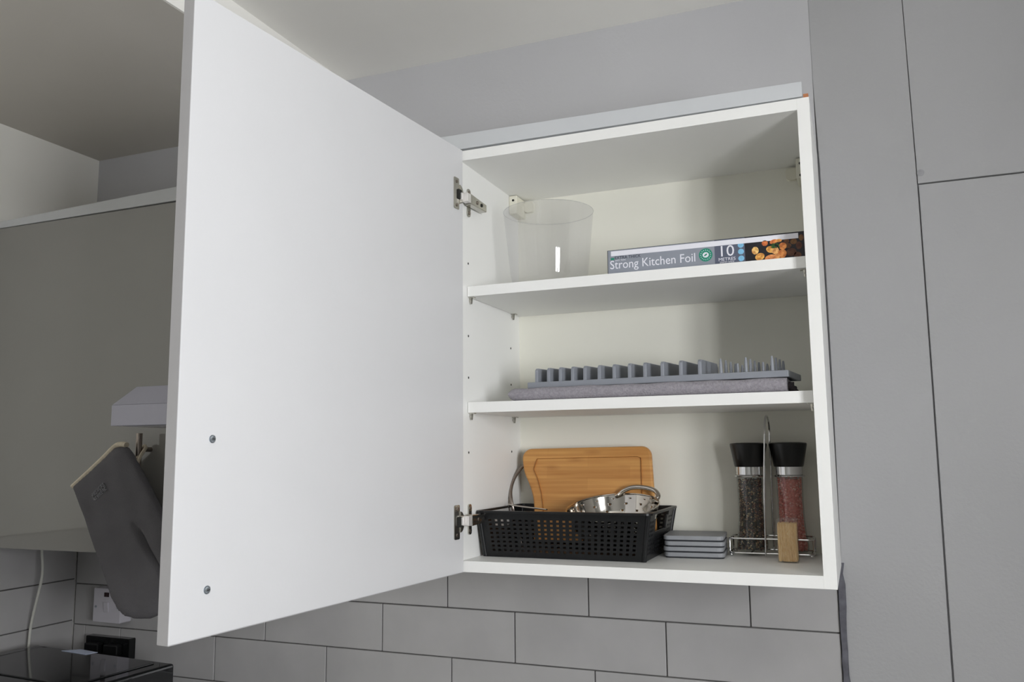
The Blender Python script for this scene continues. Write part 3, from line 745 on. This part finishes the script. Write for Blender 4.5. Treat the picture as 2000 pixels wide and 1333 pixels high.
grinder(GX[1], GY, 'salt grinder with black cap and pink salt crystals, right in the chrome stand', None, 'salt')
sd = thing('grinder_stand', 'chrome wire stand with tall carrying loop holding both spice grinders', 'stand', (.494, .2245, T))
def loopwire(z, x0, x1, y0, y1, r, name):
    MB().tube([(p[0], p[1], z) for p in rrect(x0, y0, x1, y1, r, 5)], .00155, 8, closed=True).build(name, M['chrome'], sd, smooth=True)
loopwire(.0242, .4262, .5610, .1930, .2560, .008, 'base_wire'); loopwire(.0480, .4262, .5610, .1930, .2560, .008, 'guard_wire')
for x in (.4262, .5610):
    for y in (.202, .247): MB().tube([(x, y, .0242), (x, y, .0480)], .00145, 8).build('strut', M['chrome'], sd, smooth=True)
for gx in GX:
    MB().tube([(gx+.0245*cos(2*pi*i/32), GY+.0245*sin(2*pi*i/32), .1512) for i in range(32)], .0014, 8, closed=True).build('ring', M['chrome'], sd, smooth=True)
    MB().tube([(gx, .1930, .0242), (gx, .2560, .0242)], .00145, 8).build('cross_wire', M['chrome'], sd, smooth=True)
for x in (.4290, .5575):
    for y in (.1955, .2535): MB().ball((x, y, T+.0033), .0033, 12, 8).build('foot', M['chrome'], sd, smooth=True)
hpath = [(.4855, .1912, .0200), (.4868, .1912, .10), (.4898, .1912, .17), (.4925, .1925, .2200)]
hpath += [(.4930+.002*(1-cos(radians(a)))/2, .2245-.032*cos(radians(a)), .2220+.0320*sin(radians(a))) for a in range(12, 180, 12)]
hpath += [(.4945, .2565, .2200), (.4940, .2570, .15), (.4930, .2570, .0242)]
MB().tube(hpath, .00165, 10).build('carrying_loop', M['chrome'], sd, smooth=True)

# ---- toothpick box
tp = thing('toothpick_box', 'small clear box full of wooden toothpicks in front of the salt grinder', 'box', (.525, .146, T))
x0, x1, y0, y1, z0, z1 = .5096, .5412, .1295, .1600, T+.0003, .0868
MB().add([(x0, y0, z0), (x1, y0, z0), (x1, y1, z0), (x0, y1, z0), (x0, y0, z1), (x1, y0, z1), (x1, y1, z1), (x0, y1, z1)],
         [(0, 3, 2, 1), (0, 1, 5, 4), (1, 2, 6, 5), (2, 3, 7, 6), (3, 0, 4, 7), (4, 5, 6, 7)]).build('case', M['clearbox'], tp, bevel=.001)
s_ = MB(); rnd = random.Random(4)
for i in range(330):
    if i < 190:
        side = rnd.choice('fffflrb'); q = rnd.uniform(.0022, .0290)
        x, y = {'f': (x0+q, y0+.0022), 'b': (x0+q, y1-.0022), 'l': (x0+.0022, y0+q*.95), 'r': (x1-.0022, y0+q*.95)}[side]
    else: x, y = rnd.uniform(x0+.003, x1-.003), rnd.uniform(y0+.003, y1-.003)
    tx = rnd.gauss(-.001, .0022); ty = rnd.uniform(-.0006, .0006)
    if rnd.random() < .3: tx = rnd.uniform(-.010, .003)
    X = lambda v: min(max(v, x0+.0022), x1-.0022); Y = lambda v: min(max(v, y0+.0022), y1-.0022)
    zb = z0+.0015+rnd.uniform(0, .001); zt_ = .0790+rnd.uniform(-.0012, .0012)
    a = Vector((X(x-tx), Y(y-ty), zb)); b = Vector((X(x+tx), Y(y+ty), zt_))
    s_.tube([a, a+(b-a)*.07, a+(b-a)*.93, b], [.0003, .00105, .00105, .0003], 5)
o = s_.build('toothpicks', M['pick'], tp, smooth=True); o['kind'] = 'stuff'

# ================================================================== LEFT SIDE
lc = thing('wall_cabinet', 'closed gloss light grey wall cabinet in the left corner with bar handle', 'cabinet', (-.88, 0, 0))
box(-1.1600, .0185, .0030, -.606, YB-.001, .7105).build('carcass', M['white'], lc, bevel=.0005)
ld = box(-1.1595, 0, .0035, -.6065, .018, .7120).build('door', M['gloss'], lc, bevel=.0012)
hb = MB(); hb.tube([(-.6655, -.030, .016), (-.6655, -.030, .2400)], .0060, 18)
for z in (.0480, .2085): hb.tube([(-.6650, 0, z), (-.6655, -.030, z)], .0048, 14)
hb.build('handle', M['brushed'], ld, smooth=True)
st = MB().prism([(-1.1625, .7125), (-.606, .7145), (-.606, .7440), (-1.1625, .7275)], lambda p: (p[0], -.002, p[1]), lambda p: (p[0], .018, p[1]))
tag(st.build('filler_strip', M['pelmet'], bevel=.0006), 'grey filler strip on top of the closed corner cabinet', 'strip')

# cooker hood between the two cabinets
hdx0, hdx1 = -.600, -.035
ho = thing('cooker_hood', 'pale grey cooker hood jutting out beside the closed cabinet', 'hood', (-.3, .05, .25))
box(hdx0, -.1610, .2495, hdx1, YB-.002, .2868).build('lip', M['hood'], ho, bevel=.0012)
c0 = [(hdx0, -.1605), (hdx1, -.1605), (hdx1, YB-.002), (hdx0, YB-.002)]; c1 = [(hdx0+.016, -.1213), (hdx1-.016, -.1213), (hdx1-.016, YB-.002), (hdx0+.016, YB-.002)]
MB().add([(x, y, .2870) for x, y in c0]+[(x, y, .3220) for x, y in c1], [(0, 3, 2, 1), (4, 5, 6, 7), (0, 1, 5, 4), (1, 2, 6, 5), (2, 3, 7, 6), (3, 0, 4, 7)]).build('canopy', M['hood'], ho, bevel=.001)
box(-.42, .06, .3222, -.20, YB-.002, .70).build('duct_cover', M['hood'], ho, bevel=.001)
box(hdx0+.03, -.13, .2475, hdx1-.03, YB-.03, .2494).build('filter', M['edge'], ho)

# oven mitt hanging on the handle
MY = -.0560
mo = thing('oven_mitt', 'charcoal oven mitt with cream binding hanging from the corner cabinet handle', 'mitt', (-.665, MY, .205))
mp_ = [(-.8010,.1370),(-.7640,.1620),(-.7250,.1900),(-.6960,.2125),(-.6808,.2155),(-.6640,.2120),(-.6520,.2010),(-.6424,.1870),(-.6119,.1488),(-.5738,.0969),(-.5505,.0553),(-.5361,.0141),(-.5400,-.0100),(-.5460,-.0250),(-.5520,-.0450),(-.5500,-.0700),(-.5640,-.0920),(-.5900,-.1020),(-.6239,-.1043),(-.6500,-.1010),(-.6660,-.0920),(-.6844,-.0700),(-.7098,-.0220),(-.7356,.0230),(-.7637,.0760)]
def pdist(x, z):
    best = 1e9; bp = None; ins = False; n = len(mp_)
    for i in range(n):
        ax, az = mp_[i]; bx, bz = mp_[(i+1) % n]
        dx, dz = bx-ax, bz-az; t_ = max(0, min(1, ((x-ax)*dx+(z-az)*dz)/(dx*dx+dz*dz)))
        qx, qz = ax+dx*t_, az+dz*t_; d_ = math.hypot(x-qx, z-qz)
        if d_ < best: best = d_; bp = (qx, qz)
        if (az > z) != (bz > z) and x < (bx-ax)*(z-az)/(bz-az)+ax: ins = not ins
    return ins, best, bp
g = .0030; gx0 = -.81; gz0 = -.115; NX = 94; NZ = 118; idx = {}; info = {}
for i in range(NX):
    for j in range(NZ):
        x, z = gx0+i*g, gz0+j*g; info[i, j] = (x, z)+pdist(x, z)
cells = []
for i in range(NX-1):
    for j in range(NZ-1):
        if sum(info[q][2] for q in ((i, j), (i+1, j), (i+1, j+1), (i, j+1))) >= 2: cells.append((i, j))
vf = []; used = {}
cnt_e = {}
for (i, j) in cells:
    q = ((i, j), (i+1, j), (i+1, j+1), (i, j+1))
    for a in range(4):
        k_ = tuple(sorted((q[a], q[(a+1) % 4]))); cnt_e[k_] = cnt_e.get(k_, 0)+1
bnd = set(); 
for k_, c_ in cnt_e.items():
    if c_ == 1: bnd.update(k_)
vsF = []; vsB = []
for (i, j) in sorted({v for (a, b_) in cells for v in ((a, b_), (a+1, b_), (a+1, b_+1), (a, b_+1))}):
    x, z, ins, d_, bp = info[i, j]
    if (i, j) in bnd: x, z = bp; d_ = 0
    used[i, j] = len(vsF); t_ = min(1, d_/.030)
    hgt = .0020+.0125*sqrt(max(0, 1-(1-t_)**2))*(1 if z < .12 else 1)+(.0012*sin(x*110+z*40)+.0008*sin(z*95-x*30))*min(1, d_/.02)
    # crease between thumb and palm
    ax, az, bx, bz = -.6290, .0690, -.5400, -.0420
    dx, dz = bx-ax, bz-az; t2 = max(0, min(1, ((x-ax)*dx+(z-az)*dz)/(dx*dx+dz*dz))); dc = math.hypot(x-ax-dx*t2, z-az-dz*t2)
    hgt -= min(.95, t2*2.5+.35)*.0135*math.exp(-(dc/.0050)**2)
    if (i, j) in bnd: hgt = 0.0006
    vsF.append((x, MY-hgt, z)); vsB.append((x, MY+hgt*.7, z))
nF = len(vsF); fs = []
for (i, j) in cells:
    q = [used[i, j], used[i+1, j], used[i+1, j+1], used[i, j+1]]
    fs.append(tuple(q)); fs.append(tuple(k+nF for k in q[::-1]))
for k_, c_ in cnt_e.items():
    if c_ == 1: a, b_ = used[k_[0]], used[k_[1]]; fs.append((a, b_, b_+nF, a+nF))
MB().add(vsF+vsB, fs).build('glove', M['mitt'], mo, smooth=True)
bpth = smooth_path([(-.8020, MY-.001, .1375), (-.7640, MY-.002, .1635), (-.7250, MY-.002, .1920), (-.6960, MY-.002, .2145), (-.6810, MY-.002, .2185), (-.6690, MY-.001, .2170)], 5)
MB().tube(bpth, .0072, 10, flat=.75).build('cuff_binding', M['binding'], mo, smooth=True)
lp = smooth_path([(-.6500, MY+.002, .1890), (-.6460, MY+.006, .1850), (-.6500, -.0400, .1960), (-.6600, -.0180, .2120), (-.6680, -.0130, .2155), (-.6720, -.0140, .2080), (-.6640, -.0300, .1960), (-.6520, -.0480, .1900)], 5)
MB().tube(lp, .0026, 8, flat=1.5).build('hanging_loop', M['binding'], mo, smooth=True)
# two rows of small pale printed strokes on the cuff (too blurred to read)
ls = MB(); random.seed(11)
ax_ = Vector((.0315, 0, .0245)); ax_.normalize(); dn = Vector((ax_.z, 0, -ax_.x)); o0 = Vector((-.7365, MY-.0180, .1225))
for row in range(2):
    for k in range(7):
        base = o0+ax_*(.0055*k+.001)+dn*(.0092*row)
        for (a, b_, c_, d_) in random.sample([(0, 0, .0008, .0070), (.0028, 0, .0036, .0070), (0, 0, .0036, .0010), (0, .0060, .0036, .0070), (0, .0030, .0036, .0040)], 3):
            p = [base+ax_*a+dn*b_, base+ax_*c_+dn*b_, base+ax_*c_+dn*d_, base+ax_*a+dn*d_]
            ls.add(p+[q+Vector((0, .0040, 0)) for q in p], [(0, 1, 2, 3), (7, 6, 5, 4), (0, 4, 5, 1), (1, 5, 6, 2), (2, 6, 7, 3), (3, 7, 4, 0)])
ls.build('printed_logo', M['logo'], mo)

# switch on the tiles
sw = thing('cooker_switch', 'white wall switch with red neon on the tiles behind the mitt', 'switch', (-1.023, .26, -.152))
MB().prism(rrect(-1.0645, -.1915, -.9795, -.1135, .003), lambda p: (p[0], .2435, p[1]), lambda p: (p[0], YB, p[1])).build('plate', M['whiteplastic'], sw, bevel=.0012)
box(-1.0300, .2418, -.1325, -1.0160, .2436, -.1225).build('neon', M['neon'], sw, bevel=.0004)
rk_ = MB().prism([(.2436, -.1680), (.2436, -.1440), (.2385, -.1440), (.2420, -.1680)], lambda p: (-1.0290, p[0], p[1]), lambda p: (-1.0150, p[0], p[1]))
rk_.build('rocker', M['whiteplastic'], sw, bevel=.0006)
for x in (-1.0560, -.9880): MB().prism(circle(x, -.1560, .0032, 12), lambda p: (p[0], .2428, p[1]), lambda p: (p[0], .2436, p[1])).build('screw', M['zinc'], sw)
# black socket low on the tiles
bs = thing('wall_socket', 'black double wall socket on the tiles just behind the microwave', 'socket', (-1.03, .26, -.27))
MB().prism(rrect(-1.0985, -.3130, -.9620, -.2275, .003), lambda p: (p[0], .2580, p[1]), lambda p: (p[0], YB, p[1])).build('plate', M['black'], bs, bevel=.001)
for x in (-1.070, -1.010):
    box(x-.014, .2400, -.2640, x+.028, .2580, -.2400).build('plug', M['blackmatt'], bs, bevel=.003)
# microwave in the corner
mw = thing('microwave', 'glossy black microwave oven standing in the corner below the switch', 'microwave', (-.89, -.05, ZF+.90))
am = radians(-3.9); MO = Vector((-1.0992, .1302, 0)); m1 = Vector((cos(am), sin(am), 0)); m2 = Vector((-sin(am), cos(am), 0))
def mwb(u0, v0, z0_, u1, v1, z1_):
    P_ = lambda u, v, z: MO+m1*u-m2*v+Vector((0, 0, z))
    return MB().add([P_(u0, v1, z0_), P_(u1, v1, z0_), P_(u1, v0, z0_), P_(u0, v0, z0_), P_(u0, v1, z1_), P_(u1, v1, z1_), P_(u1, v0, z1_), P_(u0, v0, z1_)],
                    [(0, 3, 2, 1), (4, 5, 6, 7), (0, 1, 5, 4), (1, 2, 6, 5), (2, 3, 7, 6), (3, 0, 4, 7)])
MWT = -.2210; wz = ZF+.90
mwb(0, 0, wz+.012, .4240, .320, MWT-.0025).build('housing', M['black'], mw, bevel=.006, seg=3)
mwb(.030, .020, MWT-.003, .388, .205, MWT).build('top_panel', M['black'], mw, bevel=.004, seg=3)
mwb(.004, .320, wz+.016, .310, .338, MWT-.008).build('door', M['black'], mw, bevel=.003)
mwb(.312, .320, wz+.016, .420, .336, MWT-.008).build('control_panel', M['blackmatt'], mw, bevel=.003)
for u in (.03, .39):
    for v in (.03, .28): mwb(u, v, wz, u+.02, v+.02, wz+.012).build('foot', M['blackmatt'], mw)
pa = MB().prism([(-.985, .098), (-.905, .090), (-.896, .113), (-.955, .122)], lambda p: (p[0], p[1], MWT+.0003), lambda p: (p[0], p[1], MWT+.0010))
pa.xf(Matrix.Translation((0, -.004, .0))); tag(pa.build('paper_slip', M['paper']), 'pale blue slip of paper on the back of the microwave', 'paper')
ca = MB().tube(smooth_path([(-1.1176, .14, .0030), (-1.1176, .14, -.02), (-1.1118, .14, -.068), (-1.1208, .14, -.114), (-1.1364, .14, -.1773), (-1.1410, .14, -.2228), (-1.1440, .14, -.36), (-1.1440, .13, -.492)], 6), .0030, 10)
tag(ca.build('power_cable', M['cable'], smooth=True), 'white cable hanging from under the corner cabinet behind the microwave', 'cable')

for o in list(bpy.data.objects):
    if '_o' in o: del o['_o']
